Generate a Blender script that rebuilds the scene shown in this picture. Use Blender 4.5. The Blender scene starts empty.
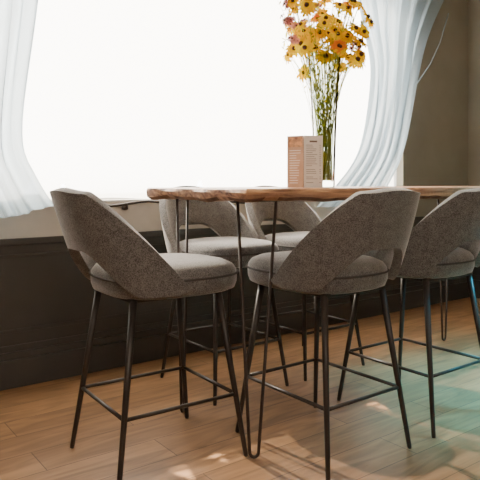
import bpy, bmesh, math, random
from math import sin, cos, pi, radians
from mathutils import Vector, Matrix
random.seed(7)
D=bpy.data
COL=bpy.context.scene.collection

# ---------------- helpers ----------------
def link(o,parent=None):
    COL.objects.link(o)
    if parent: o.parent=parent
    return o
def empty(name,loc=(0,0,0),rot=0):
    o=D.objects.new(name,None); o.location=loc; o.rotation_euler=(0,0,rot); return link(o)
def mesh(name,verts,faces,mat=None,parent=None,smooth=False):
    m=D.meshes.new(name); m.from_pydata([tuple(v) for v in verts],[],faces); m.update()
    bm=bmesh.new(); bm.from_mesh(m); bmesh.ops.recalc_face_normals(bm,faces=bm.faces); bm.to_mesh(m); bm.free()
    if smooth:
        for p in m.polygons: p.use_smooth=True
    mats=mat if isinstance(mat,list) else [mat]
    for k in mats:
        if k: m.materials.append(k)
    return link(D.objects.new(name,m),parent)
class MB:
    def __init__(s): s.v=[];s.f=[];s.mi=[]
    def add(s,v,f,mi=0):
        b=len(s.v); s.v+= [Vector(x) for x in v]; s.f+=[tuple(i+b for i in q) for q in f]; s.mi+=[mi]*len(f)
    def box(s,x0,x1,y0,y1,z0,z1,mi=0):
        v=[(x,y,z) for x in (x0,x1) for y in (y0,y1) for z in (z0,z1)]
        f=[(0,1,3,2),(4,6,7,5),(0,4,5,1),(2,3,7,6),(0,2,6,4),(1,5,7,3)]
        s.add(v,f,mi)
    def tube(s,pts,rad,seg=10,mi=0,cap=True):
        pts=[Vector(p) for p in pts]; n=len(pts)
        if not hasattr(rad,'__len__'): rad=[rad]*n
        vs=[];fs=[]
        ref=None
        for i,p in enumerate(pts):
            t=(pts[min(i+1,n-1)]-pts[max(i-1,0)]).normalized()
            if ref is None:
                a=Vector((1,0,0)) if abs(t.x)<.8 else Vector((0,1,0)); ref=t.cross(a).normalized()
            ref=(ref-t*ref.dot(t)).normalized(); b=t.cross(ref)
            for k in range(seg):
                an=2*pi*k/seg; vs.append(p+rad[i]*(cos(an)*ref+sin(an)*b))
        for i in range(n-1):
            for k in range(seg):
                k2=(k+1)%seg; fs.append((i*seg+k,i*seg+k2,(i+1)*seg+k2,(i+1)*seg+k))
        if cap:
            fs.append(tuple(range(seg))[::-1]); fs.append(tuple((n-1)*seg+k for k in range(seg)))
        s.add(vs,fs,mi)
    def lathe(s,prof,c=(0,0,0),seg=32,mi=0,M=None):
        vs=[];fs=[];n=len(prof)
        for r,z in prof:
            for k in range(seg):
                a=2*pi*k/seg; p=Vector((r*cos(a),r*sin(a),z)); 
                if M: p=M@p
                vs.append(p+Vector(c))
        for i in range(n-1):
            for k in range(seg):
                k2=(k+1)%seg; fs.append((i*seg+k,i*seg+k2,(i+1)*seg+k2,(i+1)*seg+k))
        s.add(vs,fs,mi)
    def obj(s,name,mats,parent=None,smooth=False,bevel=0):
        m=D.meshes.new(name); m.from_pydata([tuple(v) for v in s.v],[],s.f)
        mats=mats if isinstance(mats,list) else [mats]
        for k in mats: m.materials.append(k)
        for p,i in zip(m.polygons,s.mi): p.material_index=i; p.use_smooth=smooth
        m.update()
        bm=bmesh.new(); bm.from_mesh(m); bmesh.ops.recalc_face_normals(bm,faces=bm.faces); bm.to_mesh(m); bm.free()
        o=link(D.objects.new(name,m),parent)
        if bevel:
            b=o.modifiers.new('bev','BEVEL'); b.width=bevel; b.segments=2; b.limit_method='ANGLE'
        return o
def sstep(a,b,x):
    t=max(0,min(1,(x-a)/(b-a))); return t*t*(3-2*t)
def interp(tab,x):
    if x<=tab[0][0]: return tab[0][1]
    for (a,b),(c,d) in zip(tab,tab[1:]):
        if x<=c: return b+(d-b)*(x-a)/(c-a)
    return tab[-1][1]

# ---------------- materials ----------------
def newmat(name):
    m=D.materials.new(name); m.use_nodes=True; nt=m.node_tree
    return m,nt,nt.nodes,nt.links,nt.nodes['Principled BSDF']
def simple(name,c1,c2=None,scale=20,rough=.6,metal=0,bump=0,spec=.5,sheen=0,detail=4,stretch=(1,1,1),coat=0):
    m,nt,N,L,P=newmat(name)
    P.inputs['Roughness'].default_value=rough; P.inputs['Metallic'].default_value=metal
    P.inputs['Specular IOR Level'].default_value=spec
    P.inputs['Sheen Weight'].default_value=sheen; P.inputs['Coat Weight'].default_value=coat
    c2=c2 or tuple(x*.85 for x in c1)
    tc=N.new('ShaderNodeTexCoord'); mp=N.new('ShaderNodeMapping'); mp.inputs['Scale'].default_value=stretch
    no=N.new('ShaderNodeTexNoise'); no.inputs['Scale'].default_value=scale; no.inputs['Detail'].default_value=detail
    cr=N.new('ShaderNodeValToRGB'); cr.color_ramp.elements[0].position=.35; cr.color_ramp.elements[1].position=.65
    cr.color_ramp.elements[0].color=(*c2,1); cr.color_ramp.elements[1].color=(*c1,1)
    L.new(tc.outputs['Object'],mp.inputs['Vector']); L.new(mp.outputs[0],no.inputs['Vector'])
    L.new(no.outputs['Fac'],cr.inputs[0]); L.new(cr.outputs[0],P.inputs['Base Color'])
    if bump:
        b=N.new('ShaderNodeBump'); b.inputs['Strength'].default_value=bump; b.inputs['Distance'].default_value=.01
        L.new(no.outputs['Fac'],b.inputs['Height']); L.new(b.outputs[0],P.inputs['Normal'])
    return m
def fabric_mat():
    m,nt,N,L,P=newmat('velvet_grey')
    P.inputs['Roughness'].default_value=.85; P.inputs['Specular IOR Level'].default_value=.25
    P.inputs['Sheen Weight'].default_value=.7; P.inputs['Sheen Roughness'].default_value=.4
    P.inputs['Sheen Tint'].default_value=(.84,.79,.75,1)
    tc=N.new('ShaderNodeTexCoord')
    a=N.new('ShaderNodeTexNoise'); a.inputs['Scale'].default_value=30; a.inputs['Detail'].default_value=6
    b=N.new('ShaderNodeTexNoise'); b.inputs['Scale'].default_value=260; b.inputs['Detail'].default_value=3
    L.new(tc.outputs['Object'],a.inputs['Vector']); L.new(tc.outputs['Object'],b.inputs['Vector'])
    mx=N.new('ShaderNodeMath'); mx.operation='MULTIPLY_ADD'; mx.inputs[1].default_value=.8
    L.new(b.outputs['Fac'],mx.inputs[0])
    ms=N.new('ShaderNodeMath'); ms.operation='MULTIPLY'; ms.inputs[1].default_value=.2
    L.new(a.outputs['Fac'],ms.inputs[0]); L.new(ms.outputs[0],mx.inputs[2])
    cr=N.new('ShaderNodeValToRGB'); cr.color_ramp.elements[0].position=.38; cr.color_ramp.elements[1].position=.62
    cr.color_ramp.elements[0].color=(.074,.069,.066,1); cr.color_ramp.elements[1].color=(.230,.215,.203,1)
    L.new(mx.outputs[0],cr.inputs[0]); L.new(cr.outputs[0],P.inputs['Base Color'])
    bp=N.new('ShaderNodeBump'); bp.inputs['Strength'].default_value=.3; bp.inputs['Distance'].default_value=.002
    L.new(b.outputs['Fac'],bp.inputs['Height']); L.new(bp.outputs[0],P.inputs['Normal'])
    return m
def floor_mat():
    m,nt,N,L,P=newmat('oak_laminate')
    tc=N.new('ShaderNodeTexCoord')
    br=N.new('ShaderNodeTexBrick'); br.inputs['Scale'].default_value=1
    br.inputs['Brick Width'].default_value=1.25; br.inputs['Row Height'].default_value=.19
    br.inputs['Mortar Size'].default_value=.0018; br.inputs['Mortar Smooth'].default_value=.1
    br.offset=.37; br.inputs['Color1'].default_value=(.345,.190,.092,1); br.inputs['Color2'].default_value=(.25,.137,.068,1)
    br.inputs['Mortar'].default_value=(.08,.045,.028,1); br.inputs['Bias'].default_value=0
    L.new(tc.outputs['Object'],br.inputs['Vector'])
    mp=N.new('ShaderNodeMapping'); mp.inputs['Scale'].default_value=(1.3,8,1)
    L.new(tc.outputs['Object'],mp.inputs['Vector'])
    no=N.new('ShaderNodeTexNoise'); no.inputs['Scale'].default_value=1.5; no.inputs['Detail'].default_value=9; no.inputs['Distortion'].default_value=1.6
    L.new(mp.outputs[0],no.inputs['Vector'])
    cr=N.new('ShaderNodeValToRGB'); cr.color_ramp.elements[0].position=.32; cr.color_ramp.elements[1].position=.68
    cr.color_ramp.elements[0].color=(.58,.56,.54,1); cr.color_ramp.elements[1].color=(1.18,1.16,1.12,1)
    L.new(no.outputs['Fac'],cr.inputs[0])
    mx=N.new('ShaderNodeMixRGB'); mx.blend_type='MULTIPLY'; mx.inputs[0].default_value=1
    L.new(br.outputs['Color'],mx.inputs[1]); L.new(cr.outputs[0],mx.inputs[2]); L.new(mx.outputs[0],P.inputs['Base Color'])
    P.inputs['Roughness'].default_value=.38; P.inputs['Specular IOR Level'].default_value=.38
    return m
def wood_mat():
    m,nt,N,L,P=newmat('live_edge_wood')
    tc=N.new('ShaderNodeTexCoord'); mp=N.new('ShaderNodeMapping'); mp.inputs['Scale'].default_value=(1.6,9,18)
    no=N.new('ShaderNodeTexNoise'); no.inputs['Scale'].default_value=2.2; no.inputs['Detail'].default_value=7; no.inputs['Distortion'].default_value=1.1
    cr=N.new('ShaderNodeValToRGB'); e=cr.color_ramp.elements
    e[0].position=.30; e[0].color=(.14,.06,.035,1); e[1].position=.70; e[1].color=(.75,.44,.23,1)
    k=e.new(.5); k.color=(.45,.23,.125,1)
    L.new(tc.outputs['Object'],mp.inputs['Vector']); L.new(mp.outputs[0],no.inputs['Vector']); L.new(no.outputs['Fac'],cr.inputs[0])
    L.new(cr.outputs[0],P.inputs['Base Color']); P.inputs['Roughness'].default_value=.4
    return m
def sheer(name,col,transp,folds=False):
    m=D.materials.new(name); m.use_nodes=True; N=m.node_tree.nodes; L=m.node_tree.links
    N.remove(N['Principled BSDF']); out=N['Material Output']
    tr=N.new('ShaderNodeBsdfTransparent'); tl=N.new('ShaderNodeBsdfTranslucent'); df=N.new('ShaderNodeBsdfDiffuse')
    tc=N.new('ShaderNodeTexCoord'); no=N.new('ShaderNodeTexNoise'); no.inputs['Scale'].default_value=60
    cr=N.new('ShaderNodeValToRGB'); cr.color_ramp.elements[0].color=(*[c*.94 for c in col],1); cr.color_ramp.elements[1].color=(*col,1)
    L.new(tc.outputs['Object'],no.inputs['Vector']); L.new(no.outputs['Fac'],cr.inputs[0])
    L.new(cr.outputs[0],tl.inputs[0]); L.new(cr.outputs[0],df.inputs[0])
    a=N.new('ShaderNodeMixShader'); a.inputs[0].default_value=.4; L.new(tl.outputs[0],a.inputs[1]); L.new(df.outputs[0],a.inputs[2])
    b=N.new('ShaderNodeMixShader'); b.inputs[0].default_value=transp; L.new(a.outputs[0],b.inputs[1]); L.new(tr.outputs[0],b.inputs[2])
    L.new(b.outputs[0],out.inputs[0]); return m
def petal(name,c1,c2,tf=.45):
    m,nt,N,L,P=newmat(name)
    tc=N.new('ShaderNodeTexCoord'); no=N.new('ShaderNodeTexNoise'); no.inputs['Scale'].default_value=14
    cr=N.new('ShaderNodeValToRGB'); cr.color_ramp.elements[0].position=.35; cr.color_ramp.elements[1].position=.65
    cr.color_ramp.elements[0].color=(*c1,1); cr.color_ramp.elements[1].color=(*c2,1)
    L.new(tc.outputs['Object'],no.inputs['Vector']); L.new(no.outputs['Fac'],cr.inputs[0]); L.new(cr.outputs[0],P.inputs['Base Color'])
    tl=N.new('ShaderNodeBsdfTranslucent'); L.new(cr.outputs[0],tl.inputs[0])
    mx=N.new('ShaderNodeMixShader'); mx.inputs[0].default_value=tf
    L.new(P.outputs[0],mx.inputs[1]); L.new(tl.outputs[0],mx.inputs[2]); L.new(mx.outputs[0],N['Material Output'].inputs[0])
    P.inputs['Roughness'].default_value=.7; P.inputs['Specular IOR Level'].default_value=.0
    return m
def glass_mat(name,tint=(1,1,1),fac=.12):
    m=D.materials.new(name); m.use_nodes=True; N=m.node_tree.nodes; L=m.node_tree.links
    N.remove(N['Principled BSDF']); out=N['Material Output']
    tr=N.new('ShaderNodeBsdfTransparent'); tr.inputs[0].default_value=(*tint,1)
    g=N.new('ShaderNodeBsdfGlossy'); g.inputs['Roughness'].default_value=.03
    lw=N.new('ShaderNodeLayerWeight'); lw.inputs[0].default_value=fac
    mx=N.new('ShaderNodeMixShader'); L.new(lw.outputs['Fresnel'],mx.inputs[0]); L.new(tr.outputs[0],mx.inputs[1]); L.new(g.outputs[0],mx.inputs[2])
    L.new(mx.outputs[0],out.inputs[0]); return m

FAB=fabric_mat(); FLOOR=floor_mat(); WOOD=wood_mat()
PIPE=simple('piping',(.08,.07,.065),rough=.8)
METAL=simple('dark_bronze_metal',(.050,.037,.030),(.034,.026,.022),scale=8,rough=.42,metal=.2,spec=.5)
IRON=simple('hairpin_iron',(.055,.036,.028),(.038,.026,.022),scale=30,rough=.45,metal=.3)
DARKWALL=simple('charcoal_paint',(.066,.062,.056),(.056,.053,.048),scale=3,rough=.5)
OLIVE=simple('olive_plaster',(.30,.272,.218),(.26,.237,.190),scale=2.5,rough=.85,bump=.05)
BEIGE=simple('greige_apron',(.58,.53,.47),(.52,.48,.43),scale=6,rough=.8)
CEIL=simple('ceiling_paint',(.60,.53,.44),rough=.9,scale=3)
FRAME=simple('window_frame_paint',(.60,.58,.55),rough=.5,scale=5)
SHADE=sheer('shade_voile',(.95,.95,.93),.15)
CURT=sheer('curtain_voile',(.43,.52,.58),.14)
GL=glass_mat('window_glass'); VG=glass_mat('vase_glass',(.93,.95,.92),.13)

# ---------------- room ----------------
X0,X1,Y0,Y1,H=-1.6,5.3,-2.4,3.35,3.0
WX0,WX1,WZ0,WZ1=.15,4.3,.985,2.8
b=MB(); b.box(X0-.2,X1+.2,Y0-.2,Y1+.25,-.1,0); b.obj('floor',FLOOR)
b=MB(); b.box(X0-.2,X1+.2,Y0-.2,Y1+.25,H,H+.1); b.obj('ceiling',CEIL)
b=MB()
b.box(X0-.2,WX0,Y1,Y1+.25,0,H); b.box(WX1,X1+.2,Y1,Y1+.25,0,H)
b.box(WX0,WX1,Y1,Y1+.25,0,WZ0); b.box(WX0,WX1,Y1,Y1+.25,WZ1,H)
b.obj('wall_north',OLIVE)
b=MB(); b.box(X1,X1+.2,Y0,Y1,0,H); b.obj('wall_east',OLIVE)
b=MB(); b.box(X0-.2,X0,Y0,Y1,0,H); b.obj('wall_west',OLIVE)
b=MB(); b.box(X0,X1,Y0-.2,Y0,0,H); b.obj('wall_south',OLIVE)
b=MB(); b.box(X0,X1-.02,Y1-.02,Y1,0,.78); b.box(X0,X1-.02,Y1-.035,Y1,.765,.80)
b.box(X0,X1-.02,Y1-.027,Y1-.02,.29,.31); b.box(X0,X1-.02,Y1-.027,Y1-.02,.70,.715)
b.obj('trim_1',DARKWALL,bevel=.003)
b=MB(); b.box(WX0-.05,WX1+.05,Y1-.012,Y1,.80,WZ0-.002); b.obj('trim_2',BEIGE)
b=MB(); b.box(X0,X1-.02,Y1-.055,Y1-.02,0,.15); b.box(X0,X1-.02,Y1-.042,Y1-.02,.15,.19); b.box(X0,X1-.02,Y1-.033,Y1-.02,.19,.225)
b.obj('baseboard_north',DARKWALL,bevel=.004)
b=MB(); b.box(X1-.02,X1,Y0,Y1-.056,0,.78); b.box(X1-.035,X1,Y0,Y1-.056,.775,.80); b.obj('trim_3',DARKWALL,bevel=.004)
b=MB(); b.box(X1-.045,X1-.02,Y0,Y1-.056,0,.17); b.box(X1-.034,X1-.02,Y0,Y1-.056,.17,.215); b.obj('baseboard_east',DARKWALL,bevel=.004)
# window
W=empty('window_1',(0,0,0))
b=MB(); t=.05
yy=(Y1+.15,Y1+.20)
b.box(WX0,WX1,*yy,WZ0,WZ0+t); b.box(WX0,WX1,*yy,WZ1-t,WZ1)
for x in (WX0,WX1-t): b.box(x,x+t,*yy,WZ0+t,WZ1-t)
b.obj('frame',FRAME,W,bevel=.004)
b=MB(); b.box(WX0+t,WX1-t,Y1+.17,Y1+.176,WZ0+t,WZ1-t); b.obj('pane',GL,W)
b=MB(); b.box(WX0,WX1,Y1+.002,Y1+.148,WZ0,WZ0+.012); b.obj('sill_board',FRAME,W)
vs=[];fs=[];nx=500;nz=12
for i in range(nx+1):
    x=WX0+.01+(WX1-WX0-.02)*i/nx
    hem=1.006+.005*sin(x*13)
    for gx,gh,gw in ((1.09,.11,.035),(1.27,.095,.028),(2.22,.12,.035),(.8,.07,.03)): hem+=gh*math.exp(-((x-gx)/gw)**2)
    for j in range(nz+1):
        z=hem+(WZ1-.02-hem)*j/nz
        vs.append((x,Y1+.06+.006*sin(x*9+z),z))
for i in range(nx):
    for j in range(nz):
        a=i*(nz+1)+j; fs.append((a,a+nz+1,a+nz+2,a+1))
mesh('window_shade',vs,fs,SHADE,None,True)
b=MB(); pts=[(.62+.05*k,Y1-.05-.006*sin(k*.9),.975+.012*sin(k*.62)) for k in range(50)]
b.tube(pts,.008,8)
for x in (.98,1.62,2.3): b.tube([(x,Y1-.01,.95),(x,Y1-.045,.955),(x,Y1-.05,.98)],.009,8); b.lathe([(0,-.02),(.02,-.015),(.02,.015),(0,.02)],(x,Y1-.03,.955),12)
b.obj('cafe_rod',METAL,None,smooth=True)
b=MB(); b.tube([(.25,Y1-.12,2.90),(4.9,Y1-.12,2.90)],.013,10)
for x in (.27,2.5,4.88): b.tube([(x,Y1,2.90),(x,Y1-.12,2.90)],.01,8)
for x in (.25,4.9): b.lathe([(0,-.03),(.02,-.02),(.028,0),(.02,.02),(0,.03)],(x,Y1-.12,2.90),12)
b.obj('curtain_rod',METAL,None,smooth=True)

# ---------------- curtains ----------------
def curtain(name,left,right,ztop,zbot,nf,amp,y=Y1-.14,nx=160,nz=40,hemf=0):
    vs=[];fs=[]
    for j in range(nz+1):
        zz=zbot+(ztop-zbot)*j/nz
        l=interp(left,zz); r=interp(right,zz)
        for i in range(nx+1):
            s=i/nx
            ph=2*pi*nf*s
            w=r-l
            x=l+w*s+.010*sin(ph*1.7+zz*1.3)
            yv=y+amp*(sin(ph+.8*sin(zz*2.1))+.45*sin(ph*1.9+1+zz*1.7)+.25*sin(ph*3.3+zz*.9))
            z=zz+hemf*(1-j/nz)*(sin(s*pi*2.2+.5))
            vs.append((x,yv,z))
    for j in range(nz):
        for i in range(nx):
            a=j*(nx+1)+i; fs.append((a,a+1,a+nx+2,a+nx+1))
    return mesh(name,vs,fs,CURT,None,True)
def smooth_tab(t,n=30):
    out=[]
    for k in range(len(t)-1):
        p0=t[max(k-1,0)];p1=t[k];p2=t[k+1];p3=t[min(k+2,len(t)-1)]
        for q in range(n):
            u=q/n
            out.append(tuple(.5*((2*p1[c])+(-p0[c]+p2[c])*u+(2*p0[c]-5*p1[c]+4*p2[c]-p3[c])*u*u+(-p0[c]+3*p1[c]-3*p2[c]+p3[c])*u**3) for c in (0,1)))
    out.append(t[-1]); return out
curtain('sheer_curtain',smooth_tab([(.90,.45),(1.4,.42),(2.0,.40),(2.885,.38)]),
        smooth_tab([(.90,1.18),(1.1,1.05),(1.35,.97),(2.0,1.05),(2.885,1.18)]),2.88,.95,6,.024,hemf=.03)
curtain('sheer_curtain',smooth_tab([(.90,3.10),(1.07,3.32),(1.4,3.62),(1.98,3.74),(2.4,3.62),(2.885,3.45)]),
        smooth_tab([(.90,3.74),(1.07,3.90),(1.375,4.09),(1.98,4.27),(2.4,4.45),(2.885,4.80)]),2.88,.92,6,.028)
b=MB(); b.tube([(4.72,Y1-.17,2.62),(4.60,Y1-.17,2.35),(4.50,Y1-.14,2.15),(4.42,Y1-.06,1.98),(4.40,Y1-.0,1.93)],.005,8)
b.lathe([(0,0),(.022,.004),(.022,.012),(0,.02)],(4.40,Y1-.02,1.93),12)
b.obj('curtain_tieback',CURT,None,True)

# ---------------- bar stool ----------------
def stool(loc,rot,ext=0):
    E=empty('bar_stool',(loc[0],loc[1],0),rot)
    def se(th,a,bb,e=2.7):
        c,s=cos(th),sin(th)
        return (a*math.copysign(abs(c)**(2/e),c), bb*math.copysign(abs(s)**(2/e),s))
    SX=.055+ext/2; SA=.272+ext/2; SB=.253
    prof=[(.672,.80),(.668,.90),(.676,.965),(.70,.995),(.728,1.0),(.750,.985),(.768,.94),(.781,.84),(.789,.65),(.791,.35)]
    n=56; vs=[];fs=[]
    for z,k in prof:
        for i in range(n):
            x,y=se(2*pi*i/n,SA*k,SB*k,2.9); 
            vs.append((x+SX,y,z))
    for r in range(len(prof)-1):
        for i in range(n):
            i2=(i+1)%n; fs.append((r*n+i,r*n+i2,(r+1)*n+i2,(r+1)*n+i))
    fs.append(tuple(range(n))); fs.append(tuple((len(prof)-1)*n+i for i in range(n)))
    mesh('seat',vs,fs,FAB,E,True)
    b=MB(); pts=[]
    for i in range(n+1):
        x,y=se(2*pi*i/n,SA+.002,SB+.002,2.9); pts.append((x+SX,y,.735))
    b.tube(pts,.0045,6,cap=False); b.obj('seat_piping',PIPE,E,True)
    NS,NV=60,12; vs=[];fs=[]; TH=radians(92)
    for i in range(NS+1):
        s=-1+2*i/NS; a=abs(s); th=s*TH
        k=max(0,(a-.32)/.68)
        zt=1.078-.348*(k**1.2)-.012*sstep(0,.3,a)
        zb=.69+.165*(1-sstep(.10,.62,a))
        if a>.9: zb=.69+.02*((a-.9)/.1)**2
        for j in range(NV+1):
            z=zb+(zt-zb)*j/NV
            t=max(0,(z-.69)/.38)
            A=(.245+.135*t**.9) 
            B=.265+.035*sin(min(1,t)*pi*.6)
            x,y=se(th,A if cos(th)>0 else .3,B,2.35); vs.append((-x+.01,y,z))
    for i in range(NS):
        for j in range(NV):
            a=i*(NV+1)+j; fs.append((a,a+NV+1,a+NV+2,a+1))
    o=mesh('backrest',vs,fs,FAB,E,True)
    sm=o.modifiers.new('sol','SOLIDIFY'); sm.thickness=.038; sm.offset=0
    sb=o.modifiers.new('bev','BEVEL'); sb.width=.014; sb.segments=3; sb.limit_method='ANGLE'; sb.angle_limit=radians(50)
    b=MB(); b.box(-.165,.205+ext,-.175,.175,.655,.672); b.obj('seat_plate',METAL,E,bevel=.004)
    fx=.265+ext/2; fy=.238
    def lp(sx,sy,z): 
        t=z/.665; return Vector((.025+ext/2+sx*(fx+(.175+ext/2-fx)*t),sy*(fy+(.168-fy)*t),z))
    k=0
    for sx in (-1,1):
        for sy in (-1,1):
            k+=1; b=MB()
            b.tube([lp(sx,sy,.0),lp(sx,sy,.012),lp(sx,sy,.34),lp(sx,sy,.665)],[.0085,.0095,.0120,.0150],12)
            b.obj('leg_%d'%k,METAL,E,True)
    b=MB(); z=.25
    cs=[lp(-1,-1,z),lp(1,-1,z),lp(1,1,z),lp(-1,1,z)]
    for i in range(4): b.tube([cs[i],cs[(i+1)%4]],.0075,10)
    b.obj('footrest',METAL,E,True)
    return E
stool((1.170,2.17),radians(-2),.02)
stool((1.820,1.81),pi/2,.03)
stool((2.46,1.81),pi/2,.03)
stool((1.92,2.74),-pi/2)
stool((2.53,2.74),-pi/2)

# ---------------- table ----------------
T=empty('bar_table')
TX0,TX1,TY0,TY1,TZ=1.38,3.75,1.80,2.595,1.078
out=[]
random.seed(3)
def wob(s,k): return .012*sin(s*4.1+k)+.006*sin(s*11+2*k)+.003*sin(s*27+k)
n=90
for i in range(n): x=TX0+(TX1-TX0)*i/n; out.append((x,TY0+wob(x,1)*(.4+min(1,i/6)*.6)))
for i in range(24): y=TY0+(TY1-TY0)*i/24; out.append((TX1+wob(y,2)*.4,y))
for i in range(n): x=TX1-(TX1-TX0)*i/n; out.append((x,TY1+wob(x,3)))
for i in range(24): y=TY1-(TY1-TY0)*i/24; out.append((TX0+wob(y,4)*.6,y))
def ring(off,z,j):
    r=[]
    m=len(out)
    for i,p in enumerate(out):
        q=Vector(out[(i+2)%m])-Vector(out[(i-2)%m]); nrm=Vector((q.y,-q.x)).normalized()
        o2=off+(.005*sin(p[0]*17+p[1]*23+j) if j>1 else 0)
        r.append((p[0]-nrm.x*o2,p[1]-nrm.y*o2,z+(.005*sin(p[0]*9+p[1]*14)+.003*sin(p[0]*31+p[1]*27) if j>2 else 0)))
    return r
vs=[];m=len(out)
rings=[(.010,TZ),(.002,TZ-.005),(0,TZ-.016),(.006,TZ-.038),(.024,TZ-.052)]
for j,(o_,z) in enumerate(rings): vs+=ring(o_,z,j)
fs=[tuple(range(m))]
for r in range(len(rings)-1):
    for i in range(m): fs.append((r*m+i,r*m+(i+1)%m,(r+1)*m+(i+1)%m,(r+1)*m+i))
fs.append(tuple((len(rings)-1)*m+i for i in range(m)))
top=mesh('tabletop',vs,fs,WOOD,T,False)
BARK=simple('bark_edge',(.30,.15,.09),(.13,.06,.035),scale=14,rough=.75,bump=.4)
top.data.materials.append(BARK)
for p in top.data.polygons:
    if p.center.z<TZ-.04 and len(p.vertices)==4: p.material_index=1
ZB=TZ-.046
k=0
for cx,cy,sx,sy in ((1.495,1.875,1,1),(1.49,2.49,1,-1),(3.66,1.89,-1,1),(3.66,2.49,-1,-1)):
    k+=1; b=MB()
    A=Vector((cx+sx*.075,cy-sy*.025,ZB-.006)); Bp=Vector((cx-sx*.045,cy+sy*.075,ZB-.006))
    if sx<0: A,Bp=Vector((cx-.085,cy,ZB-.006)),Vector((cx+.05,cy,ZB-.006))
    base=(A+Bp)/2; base.z=0; d=(A-Bp); d.z=0; d.normalize()
    if k==1: base+=Vector((-.03,-.02,0))
    r=.018; pts=[A]
    pts.append(base+d*r+Vector((0,0,.03)))
    for q in range(1,8):
        an=pi*q/8; pts.append(base+d*r*cos(an)+Vector((0,0,.0295-.022*sin(an))))
    pts.append(base-d*r+Vector((0,0,.03))); pts.append(Bp)
    b.tube(pts,.0068,10)
    b.obj('hairpin_leg_%d'%k,IRON,T,True)
    b=MB(); b.box(cx-.06,cx+.09 if sx>0 else cx+.07,cy-.035,cy+.08,ZB-.006,ZB); b.obj('mount_plate_%d'%k,IRON,T)

# ---------------- vase + bouquet ----------------
vx,vy=2.19,2.20
V=empty('glass_vase',(vx,vy,TZ))
b=MB(); b.lathe([(0,.0),(.050,.0),(.053,.004),(.055,.10),(.062,.32),(.074,.54),(.092,.72),(.089,.72),(.071,.54),(.059,.32),(.051,.10),(.048,.03),(0,.03)],seg=40)
b.obj('glass_body',VG,V,True)
GREEN=petal('stem_green',(.30,.36,.05),(.58,.58,.12),.7); YEL=petal('petal_yellow',(.97,.54,.0),(1.0,.74,.0),.24)
ORG=petal('petal_orange',(.85,.22,.03),(.95,.36,.05),.25); BRN=simple('flower_center',(.10,.04,.015),rough=.9,scale=200)
PNK=petal('petal_dusty_pink',(.55,.20,.17),(.78,.38,.32),.3)
LIME=petal('filler_lime',(.72,.62,.02),(.85,.75,.05),.4)
B=empty('flower_bouquet',(vx,vy,TZ))
stems=MB(); heads=MB(); fill=MB()
random.seed(12)
def frame_from(nrm):
    return nrm.to_track_quat('Z','Y').to_matrix()
def daisy(p,nrm,r,mi,np_=13):
    M=frame_from(nrm)
    ro=random.random()*6
    for k in range(np_):
        an=ro+2*pi*k/np_; L=r*random.uniform(.85,1.1); w=r*.18; dr=random.uniform(-.05,.3)
        ca,sa=cos(an),sin(an)
        loc=[]
        for (t,ww,zz) in ((.2,.5,.0),(.55,1,.06),(.85,.8,.0),(1.0,.15,-.08)):
            for sgn in (-1,1):
                x=L*t; y=sgn*w*ww; z=(zz-dr*t*t)*L
                loc.append(p+M@Vector((x*ca-y*sa,x*sa+y*ca,z)))
        heads.add(loc,[(0,1,3,2),(2,3,5,4),(4,5,7,6)],mi)
    heads.lathe([(0,.32*r),(.15*r,.28*r),(.23*r,.12*r),(.23*r,0),(0,-.05*r)],p,10,2,M)
def bez(p0,p1,p2,n=9):
    return [p0*(1-t)**2+p1*2*t*(1-t)+p2*t*t for t in [i/n for i in range(n+1)]]
specs=[]
for i in range(98):
    an=random.uniform(0,2*pi); rr=.235*math.sqrt(random.random()); 
    z=random.uniform(.68,1.14)-rr*.30
    q=random.random()
    specs.append((rr*cos(an),rr*sin(an),z,'y' if q<.84 else ('o' if q<.91 else 'p')))
rt=Vector((.8,-.6,0))
for du,z,kd in ((-.17,.83,'p'),(-.16,.70,'y'),(.17,.92,'y'),(.15,.72,'p'),(.12,.66,'y'),(-.05,.70,'y'),(.04,.74,'y'),(.0,.66,'y'),(.21,.86,'y'),(-.20,.92,'p'),(-.03,.78,'y'),(.08,.70,'y'),(-.10,.74,'y')):
    q=rt*du; specs.append((q.x-.03,q.y-.04,z,kd))
for x,y,z,kd in specs:
    e=Vector((x,y,z)); an=random.uniform(0,6.28)
    ra=.042*math.sqrt(random.random())
    p0=Vector((ra*cos(an),ra*sin(an),.035)); mid=Vector((x*.16+p0.x*.5,y*.16+p0.y*.5,.54))
    stems.tube(bez(p0,mid,e,10),.0011,5)
    nrm=(Vector((x,y,.05+random.uniform(0,.14)))*1.2+Vector((random.uniform(-.1,.1),random.uniform(-.1,.1),0))+Vector((-.6,-.8,0))*random.uniform(0,.2)).normalized()
    if kd=='y': daisy(e,nrm,random.uniform(.038,.055),0)
    elif kd=='o': daisy(e,nrm,random.uniform(.032,.042),1,16)
    else:
        for q in range(9):
            d=Vector((random.uniform(-1,1),random.uniform(-1,1),random.uniform(-1,1)))*.02
            daisy(e+d,(nrm+d*30).normalized(),.021,3,9)
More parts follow.
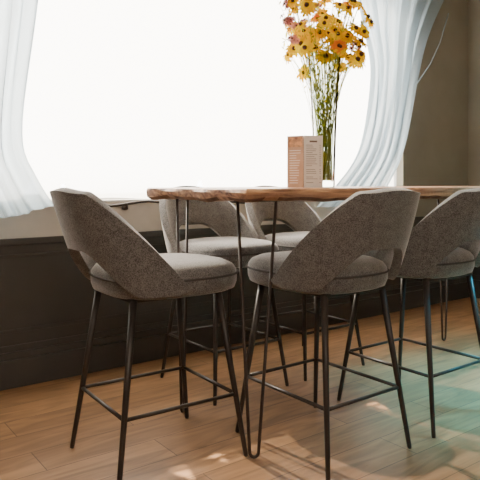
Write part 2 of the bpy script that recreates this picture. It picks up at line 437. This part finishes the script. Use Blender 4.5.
for i in range(60):
    an=random.uniform(0,6.28); a2=random.uniform(0,6.28); rr=random.uniform(.02,.23)
    zt=random.uniform(.55,1.0)
    if zt<.72: rr=min(rr,.055)
    p0=Vector((.042*cos(an),.042*sin(an),.035))
    mid=Vector((.045*cos(a2),.045*sin(a2),zt*.6)); 
    e=Vector((rr*cos(a2),rr*sin(a2),zt))
    pts=bez(p0,mid,e,8); stems.tube(pts,.0009,4)
    for q in range(12):
        t=pts[random.choice((4,5,6,7,7,8,8,8))]; d=Vector((random.uniform(-1,1),random.uniform(-1,1),random.uniform(-.2,1.2))).normalized()
        s_=d.cross(Vector((0,0,1))).normalized() if abs(d.z)<.99 else Vector((1,0,0))
        L=random.uniform(.02,.055) if t.z>.70 else .018; w=.005
        fill.add([t,t+d*L*.5+s_*w,t+d*L,t+d*L*.5-s_*w],[(0,1,2,3)],random.choice((0,0,1,1)))
stems.obj('stems',GREEN,B,True); heads.obj('blossoms',[YEL,ORG,BRN,PNK],B,False); fill.obj('leaves',[GREEN,LIME],B,False)

# ---------------- menu card stand ----------------
mx_,my_=1.995,2.145
Mn=empty('menu_card',(mx_,my_,TZ),radians(-36.87))
PAPER=simple('menu_paper',(.90,.86,.80),(.85,.81,.75),rough=.7,scale=10); KRAFT=simple('menu_kraft',(.62,.40,.27),(.52,.32,.21),rough=.7,scale=14)
INK=simple('menu_ink',(.22,.15,.12),rough=.8); PHOTO=simple('menu_picture',(.75,.40,.20),(.25,.12,.08),rough=.5,scale=45)
def panel(name,p0,p1,mat,ink,seed):
    random.seed(seed)
    p0=Vector(p0);p1=Vector(p1); d=(p1-p0); L=d.length; d.normalize(); nn=Vector((d.y,-d.x,0)); 
    if nn.y>0: nn=-nn
    h=.25; b=MB()
    def quadbox(a0,a1,z0,z1,off,th,mi):
        v=[]
        for a in (a0,a1):
            for o_ in (off,off+th):
                for z in (z0,z1): v.append(p0+d*a+nn*o_+Vector((0,0,z)))
        b.add(v,[(0,1,3,2),(4,6,7,5),(0,4,5,1),(2,3,7,6),(0,2,6,4),(1,5,7,3)],mi)
    quadbox(0,L,0.0,h,0,.002,0)
    if ink=='text':
        quadbox(L*.3,L*.7,.218,.226,.002,.0005,1)
        z=.205
        while z>.02:
            quadbox(L*.12,L*(.12+random.uniform(.3,.62)),z-.002,z,.002,.0005,1); quadbox(L*.82,L*.9,z-.002,z,.002,.0005,1)
            z-=random.choice((.009,.009,.018))
    else:
        quadbox(L*.06,L*.94,.195,.243,.002,.0005,2)
        z=.18
        while z>.02:
            quadbox(L*.15,L*(.15+random.uniform(.4,.7)),z-.003,z,.002,.0005,3); z-=.012
    b.obj(name,[mat,INK,PHOTO,PAPER],Mn)
panel('panel_front',(-.003,-.035,0),(.090,-.015,0),PAPER,'text',1)
panel('panel_side',(-.078,.010,0),(-.005,-.035,0),KRAFT,'pic',2)
panel('panel_rear',(-.076,.014,0),(.088,-.008,0),KRAFT,'pic',3)

# ---------------- lights ----------------
w=D.worlds.new('World'); bpy.context.scene.world=w; w.use_nodes=True
bg=w.node_tree.nodes['Background']; bg.inputs[0].default_value=(1,.98,.96,1); bg.inputs[1].default_value=13
s=D.lights.new('sun','SUN'); s.energy=38; s.angle=radians(.7); s.color=(1,.88,.70)
so=link(D.objects.new('sun',s)); so.rotation_euler=Vector((.10,-1.38,-1.02)).to_track_quat('-Z','Y').to_euler(); so.location=(2,6,5)
def area(name,loc,target,size,en,col):
    l=D.lights.new(name,'AREA'); l.energy=en; l.size=size; l.color=col
    o=link(D.objects.new(name,l)); o.location=loc; o.rotation_euler=(Vector(target)-Vector(loc)).to_track_quat('-Z','Y').to_euler(); return o
area('fill_softlight',(-.2,-1.2,2.7),(1.6,2.2,.6),1.8,75,(1,.87,.74))  # added fill behind the camera, lifts the room; not a room fixture
o=area('teal_wash_light',(3.9,.5,2.7),(3.25,1.40,0),.8,60,(.04,.52,.80)); o.data.spread=radians(46)  # light added out of frame to tint the right-hand floor teal

# ---------------- camera ----------------
cam=D.cameras.new('camera'); co=link(D.objects.new('camera',cam)); co.location=(0,0,1.10)
co.rotation_euler=(pi/2,0,-math.atan2(.6,.8)); cam.sensor_width=36; cam.lens=45; cam.shift_y=-57/480
cam.clip_start=.05
bpy.context.scene.camera=co
